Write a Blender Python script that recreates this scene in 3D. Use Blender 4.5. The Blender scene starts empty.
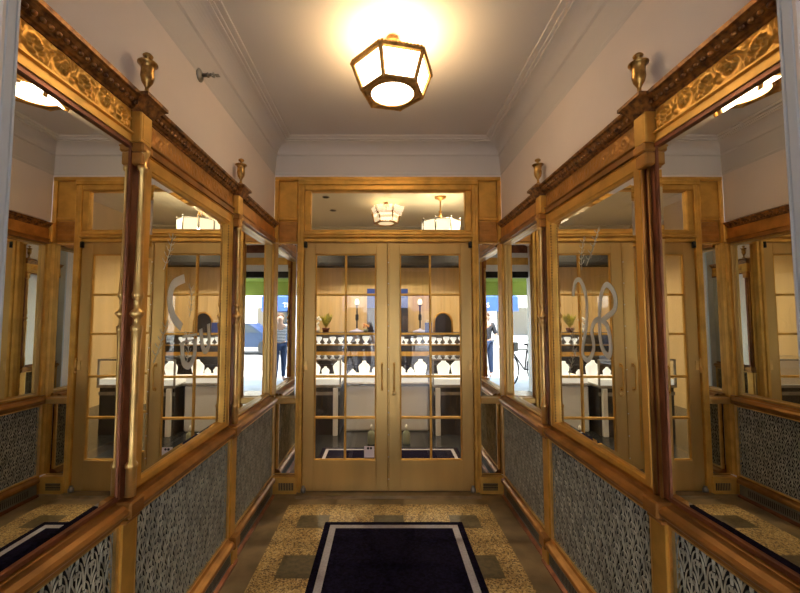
import bpy, bmesh, math, random
from mathutils import Vector, Matrix, Euler
random.seed(7)
PI = math.pi
scene = bpy.context.scene
COL = scene.collection

# ------------------------------------------------------------------ materials
def mat(name, color, rough=0.5, metal=0.0, var=0.0, vscale=8.0, bump=0.0, bscale=60.0, stretch=None, color2=None, spec=0.5):
    m = bpy.data.materials.new(name); m.use_nodes = True
    nt = m.node_tree; N = nt.nodes; L = nt.links
    b = N['Principled BSDF']
    b.inputs['Roughness'].default_value = rough
    b.inputs['Metallic'].default_value = metal
    b.inputs['Specular IOR Level'].default_value = spec
    b.inputs['Base Color'].default_value = (*color, 1)
    tc = N.new('ShaderNodeTexCoord')
    src = tc.outputs['Object']
    if stretch:
        mp = N.new('ShaderNodeMapping'); mp.inputs['Scale'].default_value = stretch
        L.new(src, mp.inputs['Vector']); src = mp.outputs['Vector']
    if var > 0 or color2:
        nz = N.new('ShaderNodeTexNoise'); nz.inputs['Scale'].default_value = vscale; nz.inputs['Detail'].default_value = 5
        L.new(src, nz.inputs['Vector'])
        cr = N.new('ShaderNodeValToRGB')
        lo = color2 if color2 else tuple(c * (1 - var) for c in color)
        hi = color if color2 else tuple(min(1, c * (1 + var)) for c in color)
        cr.color_ramp.elements[0].position = 0.35; cr.color_ramp.elements[0].color = (*lo, 1)
        cr.color_ramp.elements[1].position = 0.65; cr.color_ramp.elements[1].color = (*hi, 1)
        L.new(nz.outputs['Fac'], cr.inputs['Fac']); L.new(cr.outputs['Color'], b.inputs['Base Color'])
    if bump > 0:
        n2 = N.new('ShaderNodeTexNoise'); n2.inputs['Scale'].default_value = bscale; n2.inputs['Detail'].default_value = 4
        L.new(src, n2.inputs['Vector'])
        bp = N.new('ShaderNodeBump'); bp.inputs['Strength'].default_value = bump; bp.inputs['Distance'].default_value = 0.004
        L.new(n2.outputs['Fac'], bp.inputs['Height']); L.new(bp.outputs['Normal'], b.inputs['Normal'])
    return m

def emis(name, color, strength, base=(0.8, 0.8, 0.8)):
    m = mat(name, base, 0.4)
    b = m.node_tree.nodes['Principled BSDF']
    b.inputs['Emission Color'].default_value = (*color, 1)
    b.inputs['Emission Strength'].default_value = strength
    return m

def thin_glass(name, tint=(0.97, 0.98, 0.97), ior=1.5, gain=1.0):
    m = bpy.data.materials.new(name); m.use_nodes = True
    nt = m.node_tree; N = nt.nodes; L = nt.links
    N.remove(N['Principled BSDF'])
    tr = N.new('ShaderNodeBsdfTransparent'); tr.inputs['Color'].default_value = (*tint, 1)
    gl = N.new('ShaderNodeBsdfGlossy'); gl.inputs['Roughness'].default_value = 0.0
    fr = N.new('ShaderNodeFresnel'); fr.inputs['IOR'].default_value = ior
    ma = N.new('ShaderNodeMath'); ma.operation = 'MULTIPLY'; ma.inputs[1].default_value = gain
    mx = N.new('ShaderNodeMixShader')
    L.new(fr.outputs[0], ma.inputs[0]); L.new(ma.outputs[0], mx.inputs['Fac'])
    L.new(tr.outputs[0], mx.inputs[1]); L.new(gl.outputs[0], mx.inputs[2])
    L.new(mx.outputs[0], N['Material Output'].inputs['Surface'])
    return m

def terrazzo(name, c1, c2, c3, scale):
    m = mat(name, c1, 0.32, 0, spec=0.5)
    nt = m.node_tree; N = nt.nodes; L = nt.links; b = N['Principled BSDF']
    tc = N.new('ShaderNodeTexCoord')
    vo = N.new('ShaderNodeTexVoronoi'); vo.inputs['Scale'].default_value = scale
    L.new(tc.outputs['Object'], vo.inputs['Vector'])
    sp = N.new('ShaderNodeSeparateColor'); L.new(vo.outputs['Color'], sp.inputs['Color'])
    cr = N.new('ShaderNodeValToRGB'); cr.color_ramp.interpolation = 'CONSTANT'
    e = cr.color_ramp.elements
    e[0].position = 0; e[0].color = (*c2, 1)
    e[1].position = 0.3; e[1].color = (*c1, 1)
    n = e.new(0.75); n.color = (*c3, 1)
    L.new(sp.outputs['Red'], cr.inputs['Fac'])
    nz = N.new('ShaderNodeTexNoise'); nz.inputs['Scale'].default_value = 2.5; L.new(tc.outputs['Object'], nz.inputs['Vector'])
    mp = N.new('ShaderNodeMapRange'); mp.inputs['To Min'].default_value = 0.65; mp.inputs['To Max'].default_value = 1.25
    L.new(nz.outputs['Fac'], mp.inputs['Value'])
    mx = N.new('ShaderNodeMix'); mx.data_type = 'RGBA'; mx.blend_type = 'MULTIPLY'; mx.inputs['Factor'].default_value = 1
    L.new(cr.outputs['Color'], mx.inputs[6]); L.new(mp.outputs['Result'], mx.inputs[7])
    L.new(mx.outputs[2], b.inputs['Base Color'])
    return m

M = {}
M['gold']   = mat('antique_gold', (0.70, 0.39, 0.08), 0.40, 0.6, 0.15, 9, 0.05, 90)
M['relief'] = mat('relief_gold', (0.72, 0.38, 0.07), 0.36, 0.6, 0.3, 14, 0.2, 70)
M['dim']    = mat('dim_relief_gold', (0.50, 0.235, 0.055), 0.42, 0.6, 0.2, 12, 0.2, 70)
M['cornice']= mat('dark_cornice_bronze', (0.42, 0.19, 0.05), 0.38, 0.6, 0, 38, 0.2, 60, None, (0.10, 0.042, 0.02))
M['urn']    = mat('urn_bronze', (0.62, 0.36, 0.10), 0.28, 0.9, 0, 30, 0.15, 60, None, (0.20, 0.10, 0.035))
M['umber']  = mat('dark_umber_bronze', (0.24, 0.085, 0.04), 0.35, 0.6, 0.3, 10)
M['brass']  = mat('satin_door_brass', (0.62, 0.40, 0.135), 0.34, 0.7, 0.10, 5, 0.03, 120, (1, 1, 0.15))
M['column'] = mat('pale_gilt', (0.80, 0.52, 0.18), 0.30, 0.75, 0.15, 12)
M['sill']   = mat('red_bronze_sill', (0.38, 0.18, 0.048), 0.38, 0.65, 0.3, 7)
M['grille'] = mat('cast_grey_metal', (0.33, 0.30, 0.225), 0.5, 0.3, 0.25, 20)
M['black']  = mat('dark_backing', (0.012, 0.011, 0.010), 0.8)
M['basegrey']= mat('grey_base_metal', (0.20, 0.20, 0.185), 0.4, 0.4, 0.2, 6)
M['wall']   = mat('warm_grey_paint', (0.74, 0.645, 0.585), 0.75, 0, 0.03, 2)
M['ceiling']= mat('ceiling_paint', (0.62, 0.57, 0.53), 0.8, 0, 0.03, 1.5)
M['trimw']  = mat('cool_white_casing', (0.50, 0.53, 0.58), 0.5, 0, 0.04, 4)
M['mirror'] = mat('silvered_mirror', (0.86, 0.87, 0.83), 0.0, 1.0)
M['etch']   = mat('etched_white', (0.72, 0.72, 0.66), 0.6)
M['glass']  = thin_glass('door_glass', (0.97, 0.97, 0.95), 1.55, 1.7)
M['glass2'] = thin_glass('case_glass', (0.96, 0.98, 0.97), 1.45)
M['terrazzo']= terrazzo('gold_terrazzo', (0.50, 0.32, 0.11), (0.16, 0.095, 0.035), (0.70, 0.52, 0.25), 125)
M['border'] = mat('brown_border_stone', (0.21, 0.145, 0.075), 0.35, 0, 0.3, 6)
M['inlay']  = mat('dark_olive_inlay', (0.115, 0.085, 0.04), 0.4, 0, 0.3, 40)
M['matblack']= mat('navy_black_pile', (0.008, 0.006, 0.018), 1.0, 0, 0.5, 60, 0.3, 400, spec=0.05)
M['matstripe']= mat('lilac_grey_pile', (0.42, 0.39, 0.43), 0.95, 0, 0.12, 80, 0.5, 400)
M['panes']  = emis('lit_opal_glass', (1.0, 0.82, 0.56), 8.0, (0.9, 0.85, 0.7))
M['shade']  = emis('lit_parchment_glass', (1.0, 0.80, 0.48), 0.55, (0.85, 0.75, 0.5))
M['shadehot']= emis('bright_alabaster_glass', (1.0, 0.86, 0.6), 0.95, (0.9, 0.85, 0.7))
M['lampbronze']= mat('lantern_bronze', (0.50, 0.27, 0.07), 0.4, 0.6, 0.3, 30)
M['steel']  = mat('dull_steel', (0.30, 0.28, 0.25), 0.35, 0.8, 0.2, 10)
M['dark']   = mat('blackened_metal', (0.02, 0.017, 0.015), 0.4, 0.5)
M['white']  = mat('matt_white', (0.85, 0.84, 0.80), 0.6)
M['sticker']= mat('pale_pink_paper', (0.85, 0.72, 0.75), 0.6)
M['ink']    = mat('black_ink', (0.01, 0.01, 0.012), 0.6)
M['cream']  = mat('cream_panelling', (0.72, 0.52, 0.26), 0.6, 0, 0.08, 3, 0, 60, (6, 1, 0.2))
M['shopceil']= mat('shop_ceiling_paint', (0.72, 0.66, 0.52), 0.8)
M['shopfloor']= mat('dark_polished_stone', (0.035, 0.037, 0.042), 0.2, 0, 0.4, 3)
M['mahog']  = mat('mahogany', (0.16, 0.045, 0.02), 0.3, 0, 0.3, 6, 0, 60, (1, 1, 8))
M['darkwood']= mat('near_black_wood', (0.018, 0.012, 0.010), 0.3, 0, 0.4, 5)
M['bustwhite']= emis('self_glowing_white_linen', (1.0, 0.97, 0.88), 0.55, (0.85, 0.84, 0.8))  # glow added to busts and stands in place of showcase lighting
M['casewhite']= emis('self_glowing_case_lining', (1.0, 0.95, 0.85), 0.35, (0.8, 0.78, 0.7))  # deck lining emits by itself, standing in for light inside the vitrines
M['greyback']= mat('grey_case_lining', (0.16, 0.13, 0.10), 0.6, 0, 0.5, 12)
M['bluepanel']= mat('royal_blue_bag_and_reflection', (0.03, 0.07, 0.40), 0.5, 0, 0.2, 3)  # serves the carrier bag and the painted street reflection
M['leaf']   = mat('yellow_green_leaf', (0.50, 0.46, 0.06), 0.6, 0, 0.3, 20)
M['lilac']  = mat('pale_lilac_ceramic', (0.45, 0.45, 0.70), 0.35)
M['orange'] = mat('orange_petals', (0.75, 0.35, 0.10), 0.7)
M['palegreen']= mat('pale_celadon', (0.34, 0.38, 0.28), 0.4)
M['asphalt']= mat('street_asphalt', (0.20, 0.20, 0.21), 0.9, 0, 0.15, 4)
M['pave']   = mat('pale_concrete_paving', (0.60, 0.60, 0.60), 0.85, 0, 0.08, 3)
M['facade'] = mat('pale_facade_stone', (0.66, 0.66, 0.66), 0.85, 0, 0.06, 1)
M['awnblue']= mat('blue_awning_canvas', (0.018, 0.06, 0.27), 0.8, 0, 0.08, 3)
M['awngreen']= mat('green_awning_canvas', (0.34, 0.42, 0.07), 0.8, 0, 0.12, 3)
M['lettering']= mat('white_lettering', (0.9, 0.9, 0.9), 0.6)
M['windark']= mat('dark_window_glass', (0.04, 0.05, 0.06), 0.08, 0.0)
M['carblue']= mat('dark_blue_car_paint', (0.03, 0.05, 0.10), 0.2, 0.3)
M['tyre']   = mat('black_rubber', (0.015, 0.015, 0.015), 0.8)
M['skin']   = mat('skin', (0.52, 0.31, 0.22), 0.55)
M['hair']   = mat('brown_hair', (0.10, 0.045, 0.02), 0.6)
M['denim']  = mat('dark_denim', (0.025, 0.045, 0.11), 0.85)
M['jacket'] = mat('dark_jacket', (0.03, 0.03, 0.04), 0.8)
M['redbag'] = mat('red_canvas', (0.45, 0.04, 0.03), 0.7)
# striped shirt
ms = mat('striped_jersey', (0.6, 0.6, 0.62), 0.8)
_nt = ms.node_tree; _tc = _nt.nodes.new('ShaderNodeTexCoord'); _w = _nt.nodes.new('ShaderNodeTexWave')
_w.bands_direction = 'Z'; _w.inputs['Scale'].default_value = 9
_cr = _nt.nodes.new('ShaderNodeValToRGB'); _cr.color_ramp.elements[0].position = .45; _cr.color_ramp.elements[1].position = .55
_cr.color_ramp.elements[0].color = (.03, .04, .10, 1); _cr.color_ramp.elements[1].color = (.75, .75, .78, 1)
_nt.links.new(_tc.outputs['Object'], _w.inputs['Vector']); _nt.links.new(_w.outputs['Fac'], _cr.inputs['Fac'])
_nt.links.new(_cr.outputs['Color'], _nt.nodes['Principled BSDF'].inputs['Base Color'])
M['striped'] = ms

# ------------------------------------------------------------------ mesh builder
class MB:
    def __init__(s): s.v = []; s.f = []; s.mi = []; s.sm = []; s.m = 0
    def add(s, vs, fs, smooth=False):
        o = len(s.v); s.v += [tuple(p) for p in vs]
        for f in fs: s.f.append([i + o for i in f]); s.mi.append(s.m); s.sm.append(smooth)
        return s
    def box(s, a, b):
        x0, y0, z0 = (min(a[i], b[i]) for i in range(3)); x1, y1, z1 = (max(a[i], b[i]) for i in range(3))
        return s.add([(x0,y0,z0),(x1,y0,z0),(x1,y1,z0),(x0,y1,z0),(x0,y0,z1),(x1,y0,z1),(x1,y1,z1),(x0,y1,z1)],
              [(0,3,2,1),(4,5,6,7),(0,1,5,4),(1,2,6,5),(2,3,7,6),(3,0,4,7)])
    def bbox(s, a, b, c=0.004):          # chamfered box
        x0, y0, z0 = (min(a[i], b[i]) for i in range(3)); x1, y1, z1 = (max(a[i], b[i]) for i in range(3))
        c = min(c, (x1-x0)*.45, (y1-y0)*.45, (z1-z0)*.45)
        bm = bmesh.new()
        r = bmesh.ops.create_cube(bm, size=1, matrix=Matrix.Translation(((x0+x1)/2,(y0+y1)/2,(z0+z1)/2)) @ Matrix.Diagonal((x1-x0, y1-y0, z1-z0, 1)))
        bmesh.ops.bevel(bm, geom=bm.edges[:], offset=c, segments=1, affect='EDGES')
        bm.verts.index_update()
        s.add([v.co[:] for v in bm.verts], [[v.index for v in f.verts] for f in bm.faces]); bm.free(); return s
    def prism(s, poly, a, b, axis, smooth=False):   # closed polygon extruded along an axis
        n = len(poly)
        def P(p, t): return (p[0], t, p[1]) if axis == 'y' else ((t, p[0], p[1]) if axis == 'x' else (p[0], p[1], t))
        vs = [P(p, a) for p in poly] + [P(p, b) for p in poly]
        s.add(vs, [(i, (i+1) % n, n+(i+1) % n, n+i) for i in range(n)], smooth)
        s.add(vs, [tuple(range(n))[::-1], tuple(range(n, 2*n))]); return s
    def lathe(s, prof, c, seg=20, axis='z', smooth=True, sq=(1,1)):
        vs = []; fs = []
        for r, h in prof:
            for k in range(seg):
                t = 2*PI*k/seg; x, y = r*math.cos(t)*sq[0], r*math.sin(t)*sq[1]
                p = (x, y, h) if axis == 'z' else ((h, x, y) if axis == 'x' else (x, h, y))
                vs.append((c[0]+p[0], c[1]+p[1], c[2]+p[2]))
        for i in range(len(prof)-1):
            for k in range(seg):
                k2 = (k+1) % seg; fs.append((i*seg+k, i*seg+k2, (i+1)*seg+k2, (i+1)*seg+k))
        s.add(vs, fs, smooth)
        s.add(vs[:seg], [tuple(range(seg))[::-1]]); s.add(vs[-seg:], [tuple(range(seg))]); return s
    def tube(s, pts, r, seg=8, smooth=True, closed=False):
        pts = [Vector(p) for p in pts]; n = len(pts); rs = r if isinstance(r, (list, tuple)) else [r]*n
        vs = []; fs = []; up = None
        for i, p in enumerate(pts):
            a = pts[(i-1) % n] if (i or closed) else p; b = pts[(i+1) % n] if (i < n-1 or closed) else p
            t = (b-a).normalized()
            if up is None: up = t.orthogonal().normalized()
            up = (up - t*up.dot(t)).normalized(); w = t.cross(up)
            for k in range(seg):
                q = 2*PI*k/seg; vs.append(p + (up*math.cos(q) + w*math.sin(q))*rs[i])
        for i in range(n if closed else n-1):
            j = (i+1) % n
            for k in range(seg):
                k2 = (k+1) % seg; fs.append((i*seg+k, i*seg+k2, j*seg+k2, j*seg+k))
        s.add(vs, fs, smooth)
        if not closed: s.add(vs[:seg], [tuple(range(seg))[::-1]]); s.add(vs[-seg:], [tuple(range(seg))])
        return s
    def ball(s, c, r, seg=12, rings=8):
        rr = r if isinstance(r, (list, tuple)) else (r, r, r)
        bm = bmesh.new(); bmesh.ops.create_uvsphere(bm, u_segments=seg, v_segments=rings, radius=1)
        bm.verts.index_update()
        s.add([(c[0]+v.co.x*rr[0], c[1]+v.co.y*rr[1], c[2]+v.co.z*rr[2]) for v in bm.verts], [[v.index for v in f.verts] for f in bm.faces], True); bm.free(); return s
    def build(s, name, m, parent=None, recalc=True):
        off = root_loc(parent)
        me = bpy.data.meshes.new(name)
        me.from_pydata([(p[0]-off[0], p[1]-off[1], p[2]-off[2]) for p in s.v], [], s.f)
        for mm in (m if isinstance(m, (list, tuple)) else [m]): me.materials.append(mm)
        me.polygons.foreach_set('material_index', s.mi); me.polygons.foreach_set('use_smooth', s.sm)
        if recalc:
            bm = bmesh.new(); bm.from_mesh(me); bmesh.ops.remove_doubles(bm, verts=bm.verts[:], dist=1e-6)
            bmesh.ops.recalc_face_normals(bm, faces=bm.faces[:]); bm.to_mesh(me); bm.free()
        me.update()
        o = bpy.data.objects.new(name, me); COL.objects.link(o)
        if parent: o.parent = parent
        return o

def root_loc(p):
    if p is None: return (0, 0, 0)
    while p.parent: p = p.parent
    return tuple(p.location)
def tag(o, label, cat, group=None, kind=None):
    if label: o['label'] = label
    if cat: o['category'] = cat
    if group: o['group'] = group
    if kind: o['kind'] = kind
    return o
def thing(name, loc, label, cat, group=None, kind=None):
    o = bpy.data.objects.new(name, None); COL.objects.link(o); o.location = loc; o.empty_display_size = .05
    return tag(o, label, cat, group, kind)
def struct(o, label, cat): return tag(o, label, cat, None, 'structure')

# ------------------------------------------------------------------ room measurements (metres)
W = 1.0          # half width of the vestibule
D = 3.39         # face of the far wall
CEIL = 3.04
N0 = .886
SIDE = {-1: 'left', 1: 'right'}

# ------------------------------------------------------------------ floor with inlays
xs = [-1.12, -.79, -.66, -.44, -.11, .11, .45, .66, .79, 1.12]
ys = [-1.35, -.9, .7, .88, 1.1, 1.32, 1.55, 1.78, 2.0, 2.31, 2.53, 2.85, 3.03, 3.2, 3.62]
mb = MB()
for i in range(len(xs)-1):
    for j in range(len(ys)-1):
        a = (xs[i]+xs[i+1])/2; b = (ys[j]+ys[j+1])/2
        k = 0
        if abs(a) > .79 or b > 3.2: k = 1
        elif i in (2, 4, 6) and j in (3, 5, 7, 9, 11): k = 2
        mb.m = k
        mb.add([(xs[i],ys[j],0),(xs[i+1],ys[j],0),(xs[i+1],ys[j+1],0),(xs[i],ys[j+1],0)], [(0,1,2,3)])
floor = mb.build('floor', [M['terrazzo'], M['border'], M['inlay']])
struct(floor, 'speckled gold terrazzo vestibule floor with brown border and dark square inlays', 'floor')
th = MB().prism([(3.30,0),(3.315,.014),(3.60,.014),(3.60,0)], -.77, .77, 'x').build('trim', M['border'])
struct(th, 'low brown threshold strip under the brass double doors', 'threshold')

# ------------------------------------------------------------------ walls, crown, ceiling
for sx in (-1, 1):
    mb = MB()
    mb.box((sx*1.001, .80, 2.33), (sx*1.12, 3.385, CEIL+.05))
    mb.box((sx*1.075, .80, 0), (sx*1.12, 3.385, 2.33))
    struct(mb.build('wall_'+SIDE[sx], M['wall']), 'plain warm grey plaster wall above the %s bronze screen' % SIDE[sx], 'wall')
    mb = MB()
    mb.m = 0; mb.prism([(sx*.906,.79),(sx*.906,.842),(sx*.900,.845),(sx*.900,.852),(sx*1.12,.852),(sx*1.12,.79)], 0, CEIL, 'z')
    mb.m = 1; mb.prism([(sx*.902,.852),(sx*.899,.856),(sx*.899,.875),(sx*.904,.878),(sx*.900,.881),(sx*.900,.886),(sx*1.12,.886),(sx*1.12,.852)], 0, CEIL, 'z')
    mb.m = 0; mb.box((sx*.906,-1.25,0),(sx*1.12,.79,CEIL))
    struct(mb.build('trim', [M['wall'], M['trimw']]), 'bluish white moulded casing at the near end of the %s mirrored wall' % SIDE[sx], 'casing')
mb = MB(); mb.box((-1.12, D, 2.733), (1.12, D+.16, 3.55)); mb.box((-3.1, D+.06, 0), (-.80, D+.16, 3.55)); mb.box((.80, D+.06, 0), (3.1, D+.16, 3.55))
struct(mb.build('wall_far', M['wall']), 'far plaster wall over the bronze door surround', 'wall')
mb = MB(); mb.box((-1.12, -1.3, CEIL), (1.12, D, CEIL+.08))
struct(mb.build('ceiling', M['ceiling']), 'smooth pale vestibule ceiling around the hexagonal lantern', 'ceiling')
# crown moulding swept round three sides
prof = [(-.001,2.745),(.0035,2.762),(.0035,2.766),(.002,2.772),(.016,2.915),(.021,2.92),(.027,2.925)]
for k in range(9):
    t = k/8*PI/2; prof.append((.027 + .083*(1-math.cos(t)), 2.925 + .078*math.sin(t)))
prof += [(.118,3.004),(.118,3.014),(.135,3.014),(.135,3.026),(.165,3.026),(.165,CEIL),(0,CEIL)]
mb = MB(); vs = []
for d, z in prof: vs += [(-W+d,-1.25,z),(-W+d,D-d,z),(W-d,D-d,z),(W-d,-1.25,z)]
fs = []
for i in range(len(prof)-1):
    for k in range(3): fs.append((i*4+k, i*4+k+1, (i+1)*4+k+1, (i+1)*4+k))
mb.add(vs, fs)
struct(mb.build('trim', M['ceiling']), 'coved crown moulding running round the top of the vestibule walls', 'crown moulding')
# header over the street opening behind
mb = MB()
mb.m = 0; mb.box((-1.12,-1.35,2.86),(1.12,-1.25,3.12))
mb.m = 1; mb.box((-1.12,-1.35,2.76),(1.12,-1.24,2.86)); mb.box((-1.12,-1.35,2.47),(1.12,-1.24,2.61))
mb.m = 2; mb.box((-1.12,-1.35,2.61),(1.12,-1.22,2.76))
mb.m = 3; mb.box((-1.12,-1.35,2.34),(1.12,-1.23,2.47))
struct(mb.build('trim', [M['umber'], M['white'], M['gold'], M['dark']]), 'banded white and bronze header over the street opening', 'header')

# ------------------------------------------------------------------ side screens
def relief_grid(mb, x, sx, y0, y1, z0, z1, amp, unit, res=.0042):
    ny = int((y1-y0)/res); nz = int((z1-z0)/res); n = max(1, round((y1-y0)/unit)); unit = (y1-y0)/n
    H = (z1-z0)
    vs = []
    for i in range(ny+1):
        y = y0 + (y1-y0)*i/ny
        for j in range(nz+1):
            z = z0 + H*j/nz
            c = math.floor((y-y0)/unit); cy = y0 + (c+.5)*unit; sgn = 1 if c % 2 == 0 else -1
            dy = (y-cy); dz = (z-(z0+z1)/2 - sgn*H*.03)
            r = math.hypot(dy*1.0, dz) / (H*.5); a = math.atan2(dz*sgn, dy)
            sp = (.5 + .5*math.sin(a + r*8.5))**1.3
            lob = .5 + .5*math.sin(a*9 - r*11)
            h = sp*max(0, 1.1-r*.75) * (.35 + .75*lob)
            y2 = (y-y0)/unit*2*PI
            stem = math.exp(-((z-(z0+z1)/2 - sgn*0 - H*.28*math.sin(y2/2+.4))/(H*.07))**2)
            h = max(h, .75*stem*(.6+.4*math.sin(y*220)))
            e = min(1, min(z-z0, z1-z)/(.006)) * min(1, min(y-y0, y1-y)/.006)
            vs.append((x - sx*amp*h*max(0, e), y, z))
    fs = [(i*(nz+1)+j, (i+1)*(nz+1)+j, (i+1)*(nz+1)+j+1, i*(nz+1)+j+1) for i in range(ny) for j in range(nz)]
    mb.add(vs, fs, True)

def openwork(mb, x, sx, y0, y1, z0, z1):
    p = (y1-y0)/max(1, round((y1-y0)/.064)); rowh = .074
    rows = int(math.ceil((z1-z0)/rowh))+1
    def stroke(pts, w=.0075, h=.007):
        n = len(pts); vs = []
        for i in range(n):
            a = pts[max(0, i-1)]; b = pts[min(n-1, i+1)]
            tx, tz = b[0]-a[0], b[1]-a[1]; l = math.hypot(tx, tz) or 1; nx, nz = -tz/l, tx/l
            y, z = pts[i]
            y_ = lambda q: min(max(q, y0), y1)
            z_ = lambda q: min(max(q, z0), z1)
            vs += [(x, y_(y+nx*w/2), z_(z+nz*w/2)), (x-sx*h, y_(y), z_(z)), (x, y_(y-nx*w/2), z_(z-nz*w/2))]
        fs = []
        for i in range(n-1):
            if all(abs(vs[i*3+1][q]-vs[i*3+4][q]) < 1e-5 for q in (1, 2)): continue
            for k in range(2): fs.append((i*3+k, (i+1)*3+k, (i+1)*3+k+1, i*3+k+1))
        mb.add(vs, fs)
    for r in range(-1, rows):
        zb = z0 + r*rowh; off = p/2 if r % 2 else 0
        for c in range(-1, int(round((y1-y0)/p))+1):
            yc = y0 + off + (c+.5)*p
            if yc + p/2 < y0 or yc - p/2 > y1: continue
            for s in (-1, 1):
                stroke([(yc + s*p*.47*math.cos(t)**.7, zb + rowh*(.05+1.28*math.sin(t))) for t in [k*PI/2/7*.999 for k in range(8)]], .0055, .004)
                stroke([(yc, zb+rowh*.12), (yc+s*p*.12, zb+rowh*.38), (yc+s*p*.27, zb+rowh*.62), (yc+s*p*.27, zb+rowh*.86), (yc+s*p*.14, zb+rowh*.97), (yc+s*p*.07, zb+rowh*.84), (yc+s*p*.13, zb+rowh*.74)], .0066, .0035)
            stroke([(yc, zb+rowh*.0), (yc, zb+rowh*.55), (yc, zb+rowh*1.0)], .005, .003)

BAYS = {'near': (N0, 1.414), 'middle': (1.497, 2.403), 'far': (2.487, 3.345)}
POSTS = [1.455, 2.445]
# etched ornament strokes given as (y, z) on each middle mirror
def arc(cy, cz, ry, rz, a0, a1, n=14):
    return [(cy + ry*math.cos(math.radians(a0+(a1-a0)*k/n)), cz + rz*math.sin(math.radians(a0+(a1-a0)*k/n))) for k in range(n+1)]

def smooth(p, n=6):          # Catmull-Rom through the points
    q = [p[0]]+list(p)+[p[-1]]; out = []
    for i in range(1, len(q)-2):
        for k in range(n):
            t = k/n; out.append(tuple(.5*((2*q[i][a])+(-q[i-1][a]+q[i+1][a])*t+(2*q[i-1][a]-5*q[i][a]+4*q[i+1][a]-q[i+2][a])*t*t+(-q[i-1][a]+3*q[i][a]-3*q[i+1][a]+q[i+2][a])*t**3) for a in (0,1)))
    return out+[tuple(p[-1])]
ORN = {-1: [(smooth([(1.93,1.675),(1.825,1.633),(1.801,1.558),(1.834,1.487),(1.915,1.432)]), .042), (smooth([(2.126,1.42),(2.15,1.33),(2.19,1.295),(2.235,1.332),(2.22,1.446)]), .034),
             (smooth([(1.926,1.36),(1.94,1.27),(1.975,1.24),(2.02,1.24),(2.06,1.289),(2.06,1.37)]), .034), ([(1.93,1.385),(2.08,1.392)], .012), ([(1.93,1.36),(2.08,1.366)], .010)],
       1: [(smooth([(2.201,1.602),(2.174,1.677),(2.109,1.681),(2.054,1.583),(2.062,1.441),(2.111,1.294),(2.054,1.259),(1.993,1.324),(2.006,1.422),(1.948,1.471),(1.865,1.443),(1.839,1.353),(1.858,1.297),(1.921,1.348),(1.93,1.481),(1.906,1.594),(1.854,1.637),(1.794,1.587),(1.798,1.516),(1.897,1.471)]), .026)]}
for _s, _c in ((-1, (1.78, 1.95)), (1, (2.24, 1.05))):     # fine frond lines
    for _k in range(4):
        _a = random.uniform(-.9, .9); _y = random.uniform(1.64, 2.30); _z = random.uniform(1.22, 1.95)
        _p = [(_y+.02*_j*math.cos(_a)+.004*_j*_j*math.sin(_a), _z+.03*_j*_s*-1*math.cos(_a*.5)) for _j in range(7)]
        ORN[_s].append((smooth(_p, 3), .0035))
        for _j in range(1, 6):
            for _d in (-1, 1): ORN[_s].append(([_p[_j], (_p[_j][0]+_d*.018, _p[_j][1]+.008), (_p[_j][0]+_d*.03, _p[_j][1]+.022)], .002))
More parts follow.
